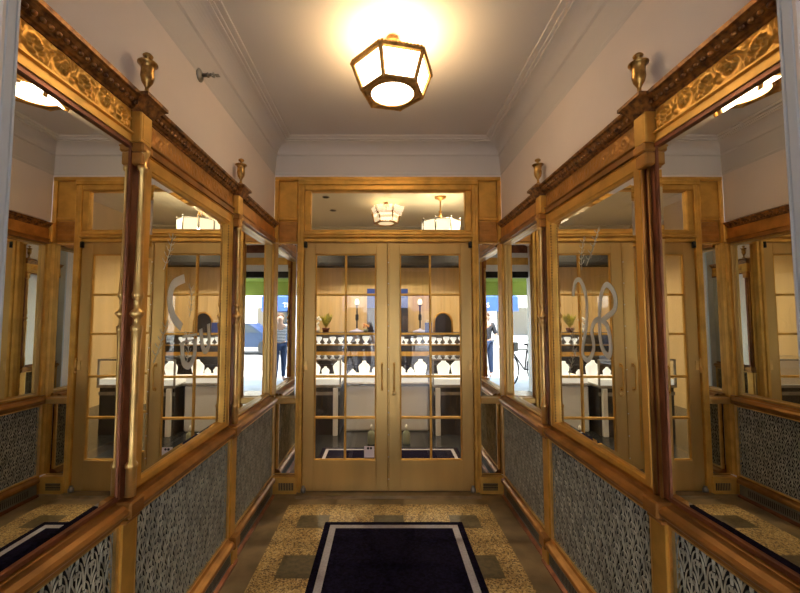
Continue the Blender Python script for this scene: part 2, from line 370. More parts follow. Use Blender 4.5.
for sx in (-1, 1):
    S = SIDE[sx]
    X = lambda d: sx*d
    # sill rail
    sp = [(1.075,.828),(.99,.828),(.975,.818),(.952,.815),(.938,.806),(.93,.795),(.932,.785),(.942,.775),(.955,.772),(.960,.752),(1.075,.752)]
    mb = MB().prism([(X(a),b) for a, b in sp], N0, 3.334, 'y')
    tag(mb.build('sill_rail', M['sill']), 'long reddish bronze sill rail along the %s wall between mirrors and grilles' % S, 'sill rail')
    # base: grey slotted plate with bronze rail
    mb = MB()
    for y0, y1, d in ((N0, 2.47, 0), (2.47, 3.335, .018)):
        mb.m = 0; mb.box((X(.945+d), y0, 0), (X(1.075), y1, .105))
        mb.m = 1; mb.prism([(X(.945+d),0),(X(.925+d),0),(X(.925+d),.012),(X(.945+d),.02)], y0, y1, 'y')
        mb.m = 2
        n = int((y1-y0-.12)/.016)
        for k in range(n):
            y = y0+.06+k*.016; mb.box((X(.9445+d), y, .035), (X(.95+d), y+.006, .085))
    bb = mb.build('baseboard_'+S, [M['basegrey'], M['umber'], M['black']])
    struct(bb, 'grey slotted base plate along the floor under the %s grilles' % S, 'baseboard')
    mb = MB()
    for y0, y1, d in ((N0, 2.47, 0), (2.47, 3.335, .018)):
        rp = [(1.075,.105),(.94,.105),(.928,.112),(.922,.125),(.925,.142),(.938,.152),(.955,.157),(.962,.168),(1.075,.168)]
        mb.prism([(X(a+d),b) for a, b in rp], y0, y1, 'y')
    mb.build('base_rail', M['sill'], bb)
    # grilles
    for bn, (y0, y1) in BAYS.items():
        lab = {'near': 'grey openwork grille at the near end of the %s wall, cut by the photo edge',
               'middle': 'long grey openwork grille under the etched mirror on the %s wall',
               'far': 'narrow grey openwork grille on the %s wall, nearest the double doors'}[bn] % S
        t = thing('grille_panel', (X(1.0), (y0+y1)/2, .168), lab, 'grille', 'openwork grilles low along the side walls')
        MB().box((X(.985), y0, .168), (X(.992), y1, .752)).build('backing_panel', M['black'], t)
        mb = MB(); f = .016
        mb.box((X(.962), y0, .168), (X(.985), y0+f, .752)); mb.box((X(.962), y1-f, .168), (X(.985), y1, .752))
        mb.box((X(.964), y0+f, .168), (X(.985), y1-f, .178)); mb.box((X(.964), y0+f, .742), (X(.985), y1-f, .752))
        mb.build('frame', M['column'], t)
        mb = MB(); openwork(mb, X(.977), sx, y0+f, y1-f, .178, .742); mb.build('scrollwork', M['grille'], t, recalc=False)
    # mirrors
    def mirror_face(mb, d, y0, y1, z0, z1, bev=.022, drop=.0016, turn=0):
        o = [(y0,z0),(y1,z0),(y1,z1),(y0,z1)]; i = [(y0+bev,z0+bev),(y1-bev,z0+bev),(y1-bev,z1-bev),(y0+bev,z1-bev)]
        q = lambda y: d + turn*(y-(y0+y1)/2)
        mb.add([(X(q(p[0])+drop), *p) for p in o]+[(X(q(p[0])), *p) for p in i], [(4,5,6,7)]+[(k,(k+1)%4,4+(k+1)%4,4+k) for k in range(4)])
    # near mirror (plain, flush)
    t = thing('wall_mirror', (X(1.0), 1.19, .83), 'large plain mirror nearest the camera on the %s wall' % S, 'mirror', 'mirrors along the side walls')
    mb = MB(); mirror_face(mb, .981, N0+.002, 1.419, .842, 2.112); mb.build('mirror_glass', M['mirror'], t)
    MB().box((X(.985), N0, .829), (X(1.06), 1.426, 2.127)).build('backing_panel', M['umber'], t)
    MB().box((X(.978), 1.419, .829), (X(.985), 1.426, 2.127)).box((X(.975), N0, .829), (X(.985), 1.419, .842)).box((X(.973), N0, 2.112), (X(.985), 1.419, 2.127)).build('frame', M['umber'], t)
    # middle mirror, broad gold frame, etched
    y0, y1 = 1.497, 2.403
    ey = {-1: 'left', 1: 'right'}[sx]
    t = thing('etched_mirror', (X(1.0), 1.93, .83), ('gold framed mirror on the left wall etched with a C and cups' if sx < 0 else 'gold framed mirror on the right wall etched with tall loops'), 'mirror', 'mirrors along the side walls')
    mb = MB(); mirror_face(mb, .996, 1.560, 2.356, .858, 2.058, .028, .0026, .0172); mg = mb.build('mirror_glass', M['mirror'], t)
    MB().box((X(1.015), y0, .829), (X(1.07), y1, 2.127)).build('backing_panel', M['umber'], t)
    mb = MB()
    def framebar(a0, a1, b0, b1, rings, z_first):
        pass
    def frame_ring(mb, prof_):     # prof_: list of (inset, depth) from outer edge to inner edge
        outer = (y0, y1, .829, 2.127)
        ins = (.066, .050, .031, .070)  # frame widths: near, far, bottom, top
        rings = []
        for u, d in prof_:
            ya = outer[0] + ins[0]*u; yb = outer[1]-ins[1]*u; za = outer[2]+ins[2]*u; zb = outer[3]-ins[3]*u
            rings.append([(X(d),ya,za),(X(d),yb,za),(X(d),yb,zb),(X(d),ya,zb)])
        vs = [p for r in rings for p in r]; fs = []
        for r in range(len(rings)-1):
            for k in range(4): fs.append((r*4+k, r*4+(k+1)%4, (r+1)*4+(k+1)%4, (r+1)*4+k))
        mb.add(vs, fs)
    frame_ring(mb, [(0,1.03),(0,.980),(.10,.974),(.14,.979),(.2,.979),(.24,.975),(.80,.977),(.86,.982),(.93,.983),(1,.987),(1,1.012)])
    mb.build('frame', M['gold'], t)
    mb = MB()
    zz = .87
    while zz < 2.05:
        mb.ball((X(.986), 2.357, zz), (.005,.0055,.0065), 6, 4); zz += .017
    mb.build('beading', M['cornice'], t)
    # etched ornament, broad ground strokes with fine lines
    mb = MB(); xq = lambda y: X(.996+.0172*(y-1.958)-.0012)
    def ribbon(pts, w):
        n = len(pts); vs = []
        for i in range(n):
            a = pts[max(0,i-1)]; b = pts[min(n-1,i+1)]; ty, tz = b[0]-a[0], b[1]-a[1]; l = math.hypot(ty, tz) or 1
            ny_, nz_ = -tz/l*w/2, ty/l*w/2
            vs += [(xq(pts[i][0]+ny_), pts[i][0]+ny_, pts[i][1]+nz_), (xq(pts[i][0]-ny_), pts[i][0]-ny_, pts[i][1]-nz_)]
        mb.add(vs, [(2*i, 2*i+1, 2*i+3, 2*i+2) for i in range(n-1)])
    for pts, w in ORN[sx]: ribbon([(a*.967, 1.47+(b-1.47)*.967) for a, b in pts], w)
    if mb.v: mb.build('etched_ornament', M['etch'], t, recalc=False)
    # far mirror, recessed, narrow
    t = thing('wall_mirror', (X(1.0), 2.9, .83), 'narrow mirror on the %s wall next to the double doors' % S, 'mirror', 'mirrors along the side walls')
    mb = MB(); mirror_face(mb, 1.03, 2.497, 3.338, .845, 2.115, .012); mb.build('mirror_glass', M['mirror'], t)
    MB().box((X(1.034), 2.488, .829), (X(1.07), 3.352, 2.127)).build('backing_panel', M['umber'], t)
    mb = MB()
    mb.bbox((X(1.00), 2.488, .829), (X(1.034), 2.497, 2.127), .003)
    mb.bbox((X(1.003), 3.338, .829), (X(1.034), 3.352, 2.127), .004)
    mb.bbox((X(.995), 2.497, .829), (X(1.034), 3.338, .845), .004); mb.bbox((X(.995), 2.497, 2.115), (X(1.034), 3.338, 2.127), .004)
    mb.build('frame', M['brass'], t)
    # friezes with cornices
    for bn, (y0, y1) in BAYS.items():
        lab = {'near': 'bright gold scroll relief frieze above the nearest mirror, %s wall',
               'middle': 'brown gold frieze above the etched mirror on the %s wall',
               'far': 'short plain brown frieze next to the door surround, %s wall'}[bn] % S
        if bn == 'far': y1 = 3.344
        t = thing('frieze_panel', (X(1.0), (y0+y1)/2, 2.127), lab, 'frieze', 'friezes above the side mirrors')
        mb = MB()
        mb.prism([(X(a),b) for a, b in [(1.0,2.127),(.968,2.127),(.968,2.133),(.975,2.136),(.975,2.158),(.966,2.162),(.966,2.168),(.985,2.171),(1.0,2.171)]], y0, y1, 'y')
        mb.build('lower_moulding', M['gold'] if bn == 'near' else M['sill'], t)
        mb = MB()
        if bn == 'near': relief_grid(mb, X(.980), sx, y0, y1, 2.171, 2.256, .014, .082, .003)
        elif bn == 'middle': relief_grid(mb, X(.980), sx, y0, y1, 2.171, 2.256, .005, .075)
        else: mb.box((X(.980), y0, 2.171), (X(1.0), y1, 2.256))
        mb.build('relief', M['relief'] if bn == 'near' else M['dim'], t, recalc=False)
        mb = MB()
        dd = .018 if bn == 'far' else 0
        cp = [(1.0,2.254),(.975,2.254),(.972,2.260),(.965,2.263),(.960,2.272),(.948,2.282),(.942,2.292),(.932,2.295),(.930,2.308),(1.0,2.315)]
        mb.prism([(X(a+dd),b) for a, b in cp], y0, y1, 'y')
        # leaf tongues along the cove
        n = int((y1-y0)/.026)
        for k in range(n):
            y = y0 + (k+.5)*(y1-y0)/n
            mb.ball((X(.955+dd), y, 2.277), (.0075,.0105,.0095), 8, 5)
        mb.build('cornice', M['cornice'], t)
    # posts
    for k, py in enumerate(POSTS):
        lab = 'bronze urn topped post, %s of the two on the %s wall' % (('nearer', 'farther')[k], S)
        t = thing('bronze_post', (X(.96), py, 0), lab, 'post', 'bronze posts between the wall bays')
        h = .040
        mb = MB()
        mb.bbox((X(.953), py-h, .168), (X(1.0), py+h, .752), .004)
        mb.box((X(.936), py-h, 0), (X(1.0), py+h, .105))
        mb.build('lower_pilaster', M['gold'], t)
        mb = MB(); mb.bbox((X(.918), py-h-.001, .100), (X(1.0), py+h+.001, .168), .006); mb.build('base_block', M['sill'], t)
        mb = MB(); mb.bbox((X(.925), py-h-.001, .766), (X(1.0), py+h+.001, .824), .006); mb.bbox((X(.94), py-h, .748), (X(1.0), py+h, .764), .003); mb.build('sill_block', M['sill'], t)
        MB().box((X(.976), py-.028, .83), (X(1.0), py+h, 2.13)).build('channel', M['umber'], t)
        # colonnette
        prof = [(.018,.832),(.018,.93),(.021,.935),(.021,.945),(.013,.955),(.0135,1.15),(.0155,1.36),(.0185,1.425),(.021,1.43),(.021,1.445),(.0135,1.452),(.0135,1.475),(.021,1.483),(.027,1.493),(.021,1.503),(.0135,1.51),
                (.0135,1.545),(.020,1.553),(.021,1.565),(.0175,1.575),(.014,1.66),(.0125,1.85),(.0125,2.03),(.019,2.037),(.019,2.05),(.014,2.055),(.016,2.085),(.023,2.10),(.024,2.115)]
        if sx > 0 and k == 0:      # this post has lost its colonnette: plain rounded strips remain
            MB().tube([(X(.972), py-.002, .825), (X(.972), py-.002, 2.05)], .006, 8).tube([(X(.972), py+.030, .825), (X(.972), py+.030, 2.05)], .008, 8).build('bead_strip', M['sill'], t)
        else:
            MB().lathe(prof, (X(.955), py, 0), 16).build('colonnette', M['column'], t)
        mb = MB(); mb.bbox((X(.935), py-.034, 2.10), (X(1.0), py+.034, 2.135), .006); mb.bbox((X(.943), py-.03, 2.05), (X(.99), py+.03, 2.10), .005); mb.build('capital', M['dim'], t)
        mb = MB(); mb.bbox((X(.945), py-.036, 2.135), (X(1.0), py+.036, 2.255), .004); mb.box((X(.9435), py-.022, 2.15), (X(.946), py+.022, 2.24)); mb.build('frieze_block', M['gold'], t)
        mb = MB()
        cap = [(.036,.058,2.25),(.040,.064,2.258),(.044,.068,2.266),(.052,.078,2.279),(.058,.086,2.290),(.068,.098,2.297),(.068,.098,2.310),(.05,.07,2.322),(.034,.034,2.330)]
        rings = []
        for hw, pr, z in cap: rings += [(X(1.0-pr), py-hw, z), (X(1.0-pr), py+hw, z), (X(1.0), py+hw, z), (X(1.0), py-hw, z)]
        fs = [(r*4+q, r*4+(q+1)%4, r*4+4+(q+1)%4, r*4+4+q) for r in range(len(cap)-1) for q in range(4)]
        fs += [(3,2,1,0), tuple(range(len(rings)-4, len(rings)))]
        mb.add(rings, fs); mb.build('cornice_cap', M['cornice'], t)
        prof = [(.017,2.328),(.017,2.336),(.008,2.345),(.007,2.362),(.012,2.372),(.020,2.385),(.0245,2.405),(.0235,2.425),(.0235,2.44),(.029,2.452),(.036,2.457),(.036,2.461),(.026,2.464),(.009,2.468),(.007,2.478),(.016,2.484),(.019,2.490),(.014,2.497),(.003,2.50)]
        MB().lathe(prof, (X(.950), py, 0), 18).build('urn_finial', M['urn'], t)
    # corner post meeting the far wall
    t = thing('corner_post', (X(.97), 3.345, 0), 'slim plain bronze corner post at the %s end of the door wall' % S, 'post')
    MB().bbox((X(.986), 3.354, .0), (X(1.03), D-.003, 2.14), .004).build('shaft', M['gold'], t)
    MB().bbox((X(.962), 3.335, .752), (X(1.03), D-.007, .828), .006).build('sill_block', M['sill'], t)
    MB().bbox((X(.958), 3.350, 2.14), (X(1.0), D-.007, 2.32), .006).build('frieze_block', M['gold'], t)

# wall sprinkler on the left wall
t = thing('sidewall_sprinkler', (-1, 1.965, 2.745), 'small metal sidewall sprinkler head high on the left wall', 'sprinkler')
MB().lathe([(.034,-.0165),(.034,-.010),(.028,-.004),(.012,.002)], (-.985,1.965,2.745), 18, 'x').build('escutcheon', M['steel'], t)
MB().lathe([(.010,0),(.010,.028),(.013,.028),(.013,.034),(.007,.036),(.007,.05)], (-.985,1.965,2.745), 12, 'x').tube([(-.94,1.965-.012,2.745),(-.932,1.965-.014,2.745),(-.926,1.965,2.745)],.0035,6).tube([(-.94,1.965+.012,2.745),(-.932,1.965+.014,2.745),(-.926,1.965,2.745)],.0035,6).build('nozzle', M['steel'], t)
MB().lathe([(.014,0),(.014,.003)], (-.926,1.965,2.745), 12, 'x').box((-.926,1.978,2.757),(-.905,2.002,2.760)).build('deflector', M['steel'], t)

# ------------------------------------------------------------------ far wall: door surround
F = D   # front face
mb = MB()
# head
for sx in (-1, 1):
    mb.bbox((sx*.735, F-.012, .0), (sx*.765, F+.10, 2.70), .005); mb.bbox((sx*.765, F-.004, .0), (sx*.795, F+.08, 2.70), .005)
mb.bbox((-1.0, F-.006, 2.700), (1.0, F+.08, 2.735), .006)
mb.bbox((-.795, F-.018, 2.655), (.795, F+.08, 2.703), .008)
mb.bbox((-.735, F-.010, 2.612), (.735, F+.08, 2.658), .006)
mb.bbox((-.735, F-.004, 2.150), (.735, F+.09, 2.185), .006)
mb.bbox((-.75, F-.022, 2.185), (.75, F+.09, 2.215), .010)
mb.bbox((-.735, F-.008, 2.215), (.735, F+.09, 2.249), .006)
struct(mb.build('trim', M['gold']), 'stepped golden bronze surround framing the double doors and transom', 'door surround')
w = thing('window_1', (0, F, 2.249), 'wide clear transom window over the double doors', 'transom window', None, 'structure')
mb = MB()
for sx in (-1, 1): mb.bbox((sx*.680, F, 2.249), (sx*.735, F+.06, 2.612), .006)
mb.bbox((-.68, F+.004, 2.249), (.68, F+.06, 2.262), .003); mb.bbox((-.68, F+.004, 2.605), (.68, F+.06, 2.612), .003)
mb.build('window_frame', M['gold'], w)
MB().add([(-.68,F+.03,2.262),(.68,F+.03,2.262),(.68,F+.03,2.606),(-.68,F+.03,2.606)], [(0,1,2,3)]).build('pane', M['glass'], w)

for sx in (-1, 1):
    S = SIDE[sx]; X = lambda d: sx*d
    t = thing('door_pilaster', (X(.88), F, 0), 'golden pilaster with narrow mirror and floor vent, %s of the double doors' % S, 'pilaster', 'pilasters flanking the double doors')
    mb = MB()
    mb.bbox((X(.984), F-.002, .15), (X(1.0), F+.06, 2.70), .003); mb.bbox((X(.965), F-.002, 2.142), (X(.984), F+.06, 2.70), .003)
    mb.box((X(.790), F+.02, 2.142), (X(.97), F+.06, 2.70))
    mb.build('casing', M['gold'], t)
    mb = MB(); mb.bbox((X(.800), F+.006, 2.37), (X(.962), F+.03, 2.695), .006); mb.bbox((X(.795), F+.000, 2.345), (X(.965), F+.03, 2.37), .006); mb.build('upper_panel', M['gold'], t)
    mb = MB(); mb.bbox((X(.800), F+.008, 2.155), (X(.962), F+.03, 2.335), .006)
    for q in range(4): mb.bbox((X(.80), F+.004, 2.175+q*.04), (X(.962), F+.012, 2.180+q*.04), .002)
    mb.build('reeded_block', M['dim'], t)
    mb = MB(); b = .012
    o = [(X(.797),.802),(X(.984),.802),(X(.984),2.142),(X(.797),2.142)]; i = [(X(.797+b),.802+b),(X(.984-b),.802+b),(X(.984-b),2.142-b),(X(.797+b),2.142-b)]
    mb.add([(p[0],F+.0312,p[1]) for p in o]+[(p[0],F+.030,p[1]) for p in i], [(4,5,6,7)]+[(k,(k+1)%4,4+(k+1)%4,4+k) for k in range(4)])
    mb.build('upper_mirror', M['mirror'], t)
    mb = MB(); mb.bbox((X(.795), F-.006, .750), (X(.984), F+.04, .802), .008); mb.build('rail', M['brass'], t)
    mb = MB(); mb.add([(X(.797),F+.030,.15),(X(.984),F+.030,.15),(X(.984),F+.030,.75),(X(.797),F+.030,.75)], [(0,1,2,3)]); mb.build('lower_mirror', M['mirror'], t)
    MB().box((X(.79), F+.033, .14), (X(.97), F+.06, 2.15)).build('backing_panel', M['umber'], t)
    mb = MB(); mb.bbox((X(.775), F-.016, .0), (X(.985), F+.04, .145), .006); v = mb.build('vent_plate', M['gold'], t)
    mb = MB(); mb.box((X(.80), F-.0175, .035), (X(.925), F-.0155, .095)); v2 = mb.build('vent_opening', M['black'], v)
    mb = MB()
    if sx < 0:
        for q in range(9): mb.box((X(.808+q*.0135), F-.020, .035), (X(.813+q*.0135), F-.0175, .095))
    else:
        for q in range(5): mb.box((X(.80), F-.020, .040+q*.013), (X(.925), F-.0175, .043+q*.013))
    mb.build('vent_bars', M['brass'], v)

# double doors
for sx in (-1, 1):
    S = SIDE[sx]; X = lambda d: sx*d
    d = thing('door_%d' % (1 if sx < 0 else 2), (X(.733), F+.04, .014), '%s leaf of the glazed brass double doors' % S, 'door', None, 'structure')
    a0, a1 = .004, .733; g0, g1 = .105, .635; y0, y1 = F+.012, F+.056
    zb, zt = .272, 2.045
    mb = MB()
    mb.bbox((X(a0), y0, .018), (X(g0), y1, 2.144), .004); mb.bbox((X(g1), y0, .018), (X(a1), y1, 2.144), .004)
    mb.bbox((X(g0-.004), y0, .018), (X(g1+.004), y1, zb), .004); mb.bbox((X(g0-.004), y0, zt), (X(g1+.004), y1, 2.144), .004)
    if sx < 0: mb.bbox((-.004, y0-.008, .02), (.012, y0+.004, 2.14), .003)
    mb.build('door_frame', M['brass'], d)
    mb = MB()
    mb.bbox((X(.361), y0+.006, zb), (X(.379), y1-.006, zt), .004)
    for z in (1.689, 1.346, .978, .627): mb.bbox((X(g0), y0+.007, z-.010), (X(g1), y1-.007, z+.010), .004)
    f = .010
    mb.bbox((X(g0), y0+.004, zb), (X(g0+f), y0+.02, zt), .003); mb.bbox((X(g1-f), y0+.004, zb), (X(g1), y0+.02, zt), .003)
    mb.bbox((X(g0), y0+.004, zb), (X(g1), y0+.02, zb+f), .003); mb.bbox((X(g0), y0+.004, zt-f), (X(g1), y0+.02, zt), .003)
    mb.build('glazing_bars', M['gold'], d)
    gy = y0+.022
    MB().add([(X(g0),gy,zb),(X(g1),gy,zb),(X(g1),gy,zt),(X(g0),gy,zt)], [(0,1,2,3)]).build('glass', M['glass'], d)
    hx = X(.052)
    mb = MB()
    mb.tube([(hx,y0,1.085),(hx,y0-.02,1.085),(hx,y0-.034,1.075),(hx,y0-.036,1.05),(hx,y0-.036,.91),(hx,y0-.034,.885),(hx,y0-.02,.875),(hx,y0,.875)], .0065, 8)
    mb.bbox((hx-.011,y0-.004,1.065),(hx+.011,y0+.001,1.10),.003); mb.bbox((hx-.011,y0-.004,.860),(hx+.011,y0+.001,.895),.003)
    mb.build('pull_handle', M['gold'], d)
    if sx > 0:
        mb = MB(); mb.lathe([(.021,0),(.021,-.008),(.017,-.011),(.012,-.009),(.010,-.013),(.004,-.013)], (hx,y0,.836), 18, 'y'); mb.build('lock_cylinder', M['column'], d)
    for z in (1.075,):
        mb = MB()
        mb.tube([(X(.733),y0-.008,z-.05),(X(.733),y0-.008,z+.05)], .009, 10); mb.ball((X(.733),y0-.008,z+.056),.010); mb.ball((X(.733),y0-.008,z-.056),.010)
        mb.bbox((X(.695),y0-.005,z-.04),(X(.728),y0+.002,z+.04),.002)
        mb.build('hinge', M['column'], d)
    mb = MB(); mb.lathe([(.016,0),(.016,.05),(.012,.054)], (X(.722),y0-.014,2.10), 12); mb.build('top_pivot', M['dark'], d)
    mb = MB(); mb.lathe([(.022,0),(.022,.03),(.014,.036),(.014,.05)], (X(.718),y0-.018,.016), 12); mb.build('floor_pivot', M['steel'], d)
    if sx < 0:
        mb = MB()
        for q in range(11):
            z = .12+q*.185; mb.lathe([(.0055,0),(.0045,-.003),(.002,-.004)], (.004,y0-.008,z), 8, 'y')
        mb.build('astragal_screws', M['white'], d)
        st = MB().box((-.205,gy-.0032,.290),(-.118,gy-.0012,.385)).build('sticker', M['sticker'], d)
        mb = MB()
        mb.lathe([(.011,0),(.011,.001)], (-.172,gy-.0042,.368), 14, 'y'); mb.lathe([(.010,0),(.010,.001)], (-.147,gy-.0042,.368), 14, 'y')
        mb.build('printed_symbols', M['ink'], st)

# ------------------------------------------------------------------ vestibule mat
def floor_mat(x0, x1, y0, y1, z, b0, b1, label):
    mb = MB()
    def ring(o, i, zt):
        vs = [(x0+o,y0+o,zt),(x1-o,y0+o,zt),(x1-o,y1-o,zt),(x0+o,y1-o,zt),(x0+i,y0+i,zt),(x1-i,y0+i,zt),(x1-i,y1-i,zt),(x0+i,y1-i,zt)]
        mb.add(vs, [(k,(k+1)%4,4+(k+1)%4,4+k) for k in range(4)])
    zt = z+.009
    mb.m = 0
    mb.add([(x0,y0,z),(x1,y0,z),(x1,y1,z),(x0,y1,z),(x0+.004,y0+.004,zt),(x1-.004,y0+.004,zt),(x1-.004,y1-.004,zt),(x0+.004,y1-.004,zt)], [(k,(k+1)%4,4+(k+1)%4,4+k) for k in range(4)]+[(3,2,1,0)])
    ring(.004, b0, zt); mb.m = 1; ring(b0, b1, zt); mb.m = 0
    mb.add([(x0+b1,y0+b1,zt),(x1-b1,y0+b1,zt),(x1-b1,y1-b1,zt),(x0+b1,y1-b1,zt)], [(0,1,2,3)])
    return tag(mb.build('door_mat', [M['matblack'], M['matstripe']]), label, 'mat')
floor_mat(-.462, .533, 1.08, 2.917, .0005, .045, .088, 'black mat with pale lilac border stripe lying on the terrazzo before the doors')
floor_mat(-.74, .80, 3.72, 4.56, .0005, .05, .085, 'dark inner mat with pale border on the shop floor seen through the doors')

# ------------------------------------------------------------------ hexagonal ceiling lantern
def hexpt(r, k, z, c, a0): t = math.radians(a0+60*k); return (c[0]+r*math.cos(t), c[1]+r*math.sin(t), z)
def hex_lantern(c, zt, zb, rt, rb, a0, ceil, label, m_side, m_bot, m_frame, group=None, bars=True, name='hexagonal_lantern'):
    t = thing(name, (c[0], c[1], ceil), label, 'ceiling light', group)
    mb = MB(); top = [hexpt(rt-.012, k, zt, c, a0) for k in range(6)]; bot = [hexpt(rb-.010, k, zb, c, a0) for k in range(6)]
    mb.add(top+bot, [(k,(k+1)%6,6+(k+1)%6,6+k) for k in range(6)]); mb.build('side_panes', m_side, t)
    mb = MB(); ci = [(c[0]+(rb*.72)*math.cos(2*PI*k/36), c[1]+(rb*.72)*math.sin(2*PI*k/36), zb-.001) for k in range(36)]
    mb.add(ci, [tuple(range(36))]); mb.build('bottom_pane', m_bot, t)
    mb = MB()
    for k in range(6):
        A = Vector(hexpt(rt, k, zt, c, a0)); B = Vector(hexpt(rb, k, zb, c, a0)); A2 = Vector(hexpt(rt, k+1, zt, c, a0)); B2 = Vector(hexpt(rb, k+1, zb, c, a0))
        mb.tube([A, B], .0115, 6, False); mb.tube([B, B2], .0105, 6, False); mb.tube([A, A2], .014, 6, False)
        mb.ball(B, .012, 8, 6); mb.ball(A, .014, 8, 6)
        # rope beading on the rim
        n = 12
        for q in range(n):
            p = A.lerp(A2, (q+.5)/n); mb.ball((p.x, p.y, p.z+.010), .0135, 6, 4)
    # bottom plate with a round opening
    ring1 = [Vector(hexpt(rb, k//6, zb, c, a0)).lerp(Vector(hexpt(rb, k//6+1, zb, c, a0)), (k%6)/6) for k in range(36)]
    ci = []
    for p in ring1:
        v = Vector((p.x-c[0], p.y-c[1], 0)).normalized()*(rb*.72); ci.append(Vector((c[0]+v.x, c[1]+v.y, zb-.004)))
    mb.add([tuple(p) for p in ring1]+[tuple(p) for p in ci], [(k,(k+1)%36,36+(k+1)%36,36+k) for k in range(36)])
    mb.tube(ci, .006, 6, True, True)
    mb.build('frame', m_frame, t)
    mb = MB(); mb.tube([(c[0],c[1],zt-.01),(c[0],c[1],ceil-.02)], .010, 8)
    for k in range(3):
        p = hexpt(rt, 2*k, zt, c, a0); mb.tube([p, (c[0],c[1],zt+.012)], .005, 6)
    mb.build('stem', m_frame, t)
    MB().lathe([(.052,-.062),(.056,-.052),(.050,-.035),(.035,-.02),(.035,0)], (c[0],c[1],ceil), 20).build('ceiling_rose', m_frame, t)
    return t
LC = (.012, 2.09)
hex_lantern(LC, 2.857, 2.72, .224, .170, 13, CEIL, 'glowing hexagonal bronze lantern hanging from the vestibule ceiling', M['panes'], M['panes'], M['lampbronze'])

# ------------------------------------------------------------------ shop interior
SC = 3.48
mb = MB(); mb.box((-3.1, 3.62, -.05), (3.1, 8.6, 0)); struct(mb.build('floor', M['shopfloor']), 'dark polished shop floor beyond the doors', 'floor')
mb = MB(); mb.box((-3.1, 3.45, SC), (3.1, 8.6, SC+.08)); struct(mb.build('ceiling', M['shopceil']), 'warm grey shop ceiling seen through the transom', 'ceiling')
mb = MB(); mb.box((-3.1, 8.45, 0), (3.1, 8.6, SC)); 
for k in range(31): mb.box((-3.0+k*.2, 8.435, .0), (-2.985+k*.2, 8.45, 2.58))
struct(mb.build('wall_back', M['cream']), 'cream panelled back wall of the shop', 'wall')
for sx in (-1, 1):
    struct(MB().box((sx*3.0, 3.55, 0), (sx*3.1, 8.45, SC)).build('wall_shop_'+SIDE[sx], M['cream']), 'cream side wall on the %s of the shop' % SIDE[sx], 'wall')
mb = MB(); mb.prism([(8.45,2.6),(8.12,2.6),(8.10,2.66),(8.10,2.86),(8.14,2.90),(8.45,2.90)], -2.95, 2.95, 'x')
struct(mb.build('trim', M['black']), 'dark soffit band above the cream panels of the shop', 'soffit')
mb = MB(); mb.prism([(8.45,SC-.16),(8.41,SC-.16),(8.40,SC-.10),(8.34,SC-.05),(8.30,SC-.04),(8.30,SC),(8.45,SC)], -2.98, 2.98, 'x')
struct(mb.build('trim', M['shopceil']), 'pale cornice where the shop ceiling meets its back wall', 'cornice')
for x, y, nm in ((-.99,6.30,'nearer left'),(-.975,7.08,'farther left'),(-.0,7.5,'centre')):
    t = thing('downlight', (x,y,SC), 'small recessed downlight in the shop ceiling, %s one' % nm, 'downlight', 'recessed downlights in the shop ceiling')
    MB().lathe([(.06,-.006),(.06,0)], (x,y,SC), 18).build('trim_ring', M['steel'], t)
    MB().lathe([(.045,-.008),(.03,-.007)], (x,y,SC), 18).build('lens', M['dark'], t)

# pendants
hex_lantern((0.0,6.6), 3.27, 3.12, .235, .20, 0, SC, 'cream hexagonal pendant lamp farther back in the shop', M['shade'], M['shade'], M['lampbronze'], None, True, 'pendant_lamp')
t = thing('pendant_lamp', (.89,6.3,SC), 'larger many sided white pendant lamp on a rod, right side of the transom', 'ceiling light')
c = (.89,6.3); R_ = .315
mb = MB()
for k in range(8):
    a = 2*PI*k/8+PI/8; b = a+2*PI/8
    A = (c[0]+R_*math.cos(a+.05), c[1]+R_*math.sin(a+.05)); B = (c[0]+R_*math.cos(b-.05), c[1]+R_*math.sin(b-.05))
    mb.add([(*A,2.75),(*B,2.75),(*B,3.05),(*A,3.05)], [(0,1,2,3)])
mb.add([(c[0]+.28*math.cos(2*PI*k/24), c[1]+.28*math.sin(2*PI*k/24), 2.755) for k in range(24)], [tuple(range(24))])
mb.build('shade', M['shadehot'], t)
mb = MB()
for k in range(8):
    a = 2*PI*k/8+PI/8; p = (c[0]+R_*math.cos(a), c[1]+R_*math.sin(a)); p2 = (c[0]+R_*math.cos(a+PI/4), c[1]+R_*math.sin(a+PI/4))
    mb.tube([(*p,2.74),(*p,3.07)], .012, 6); mb.ball((*p,3.08),.018,8,6)
    mb.tube([(*p,2.74),(*p2,2.74)], .010, 6); mb.tube([(*p,3.055),(*p2,3.055)], .010, 6)
    mb.tube([(*p,3.06),(c[0],c[1],3.11)], .006, 6)
mb.build('frame', M['steel'], t)
MB().lathe([(.03,3.07),(.045,3.11),(.02,3.19),(.012,3.21),(.035,3.235),(.012,3.26),(.012,3.42),(.05,3.44),(.095,3.46),(.10,SC)], (c[0],c[1],0), 16).build('rod', M['lampbronze'], t)

# tall rear display case
t = thing('display_case', (0,6.6,0), 'tall mahogany display case across the rear of the shop with a lit shelf', 'display case')
mb = MB(); y0, y1 = 6.6, 7.1
mb.bbox((-1.7,y0-.03,1.215),(1.7,y1,1.25),.006); mb.box((-1.7,y1-.03,.05),(1.7,y1,1.215)); mb.box((-1.7,y0,.05),(-1.66,y1,1.215)); mb.box((1.66,y0,.05),(1.7,y1,1.215))
mb.box((-1.68,y0-.01,0),(1.68,y1,.72))
mb.build('carcass', M['darkwood'], t)
mb = MB(); mb.box((-1.66,y0+.02,1.035),(1.66,y1-.03,1.055)); mb.build('shelf', M['brass'], t)
mb = MB(); mb.box((-1.66,y0+.22,1.055),(1.66,y0+.24,1.215)); mb.build('lit_back', M['greyback'], t)
mb = MB(); mb.box((-1.66,y0-.012,.86),(1.66,y0+.0,.935)); mb.build('front_rail', M['gold'], t)
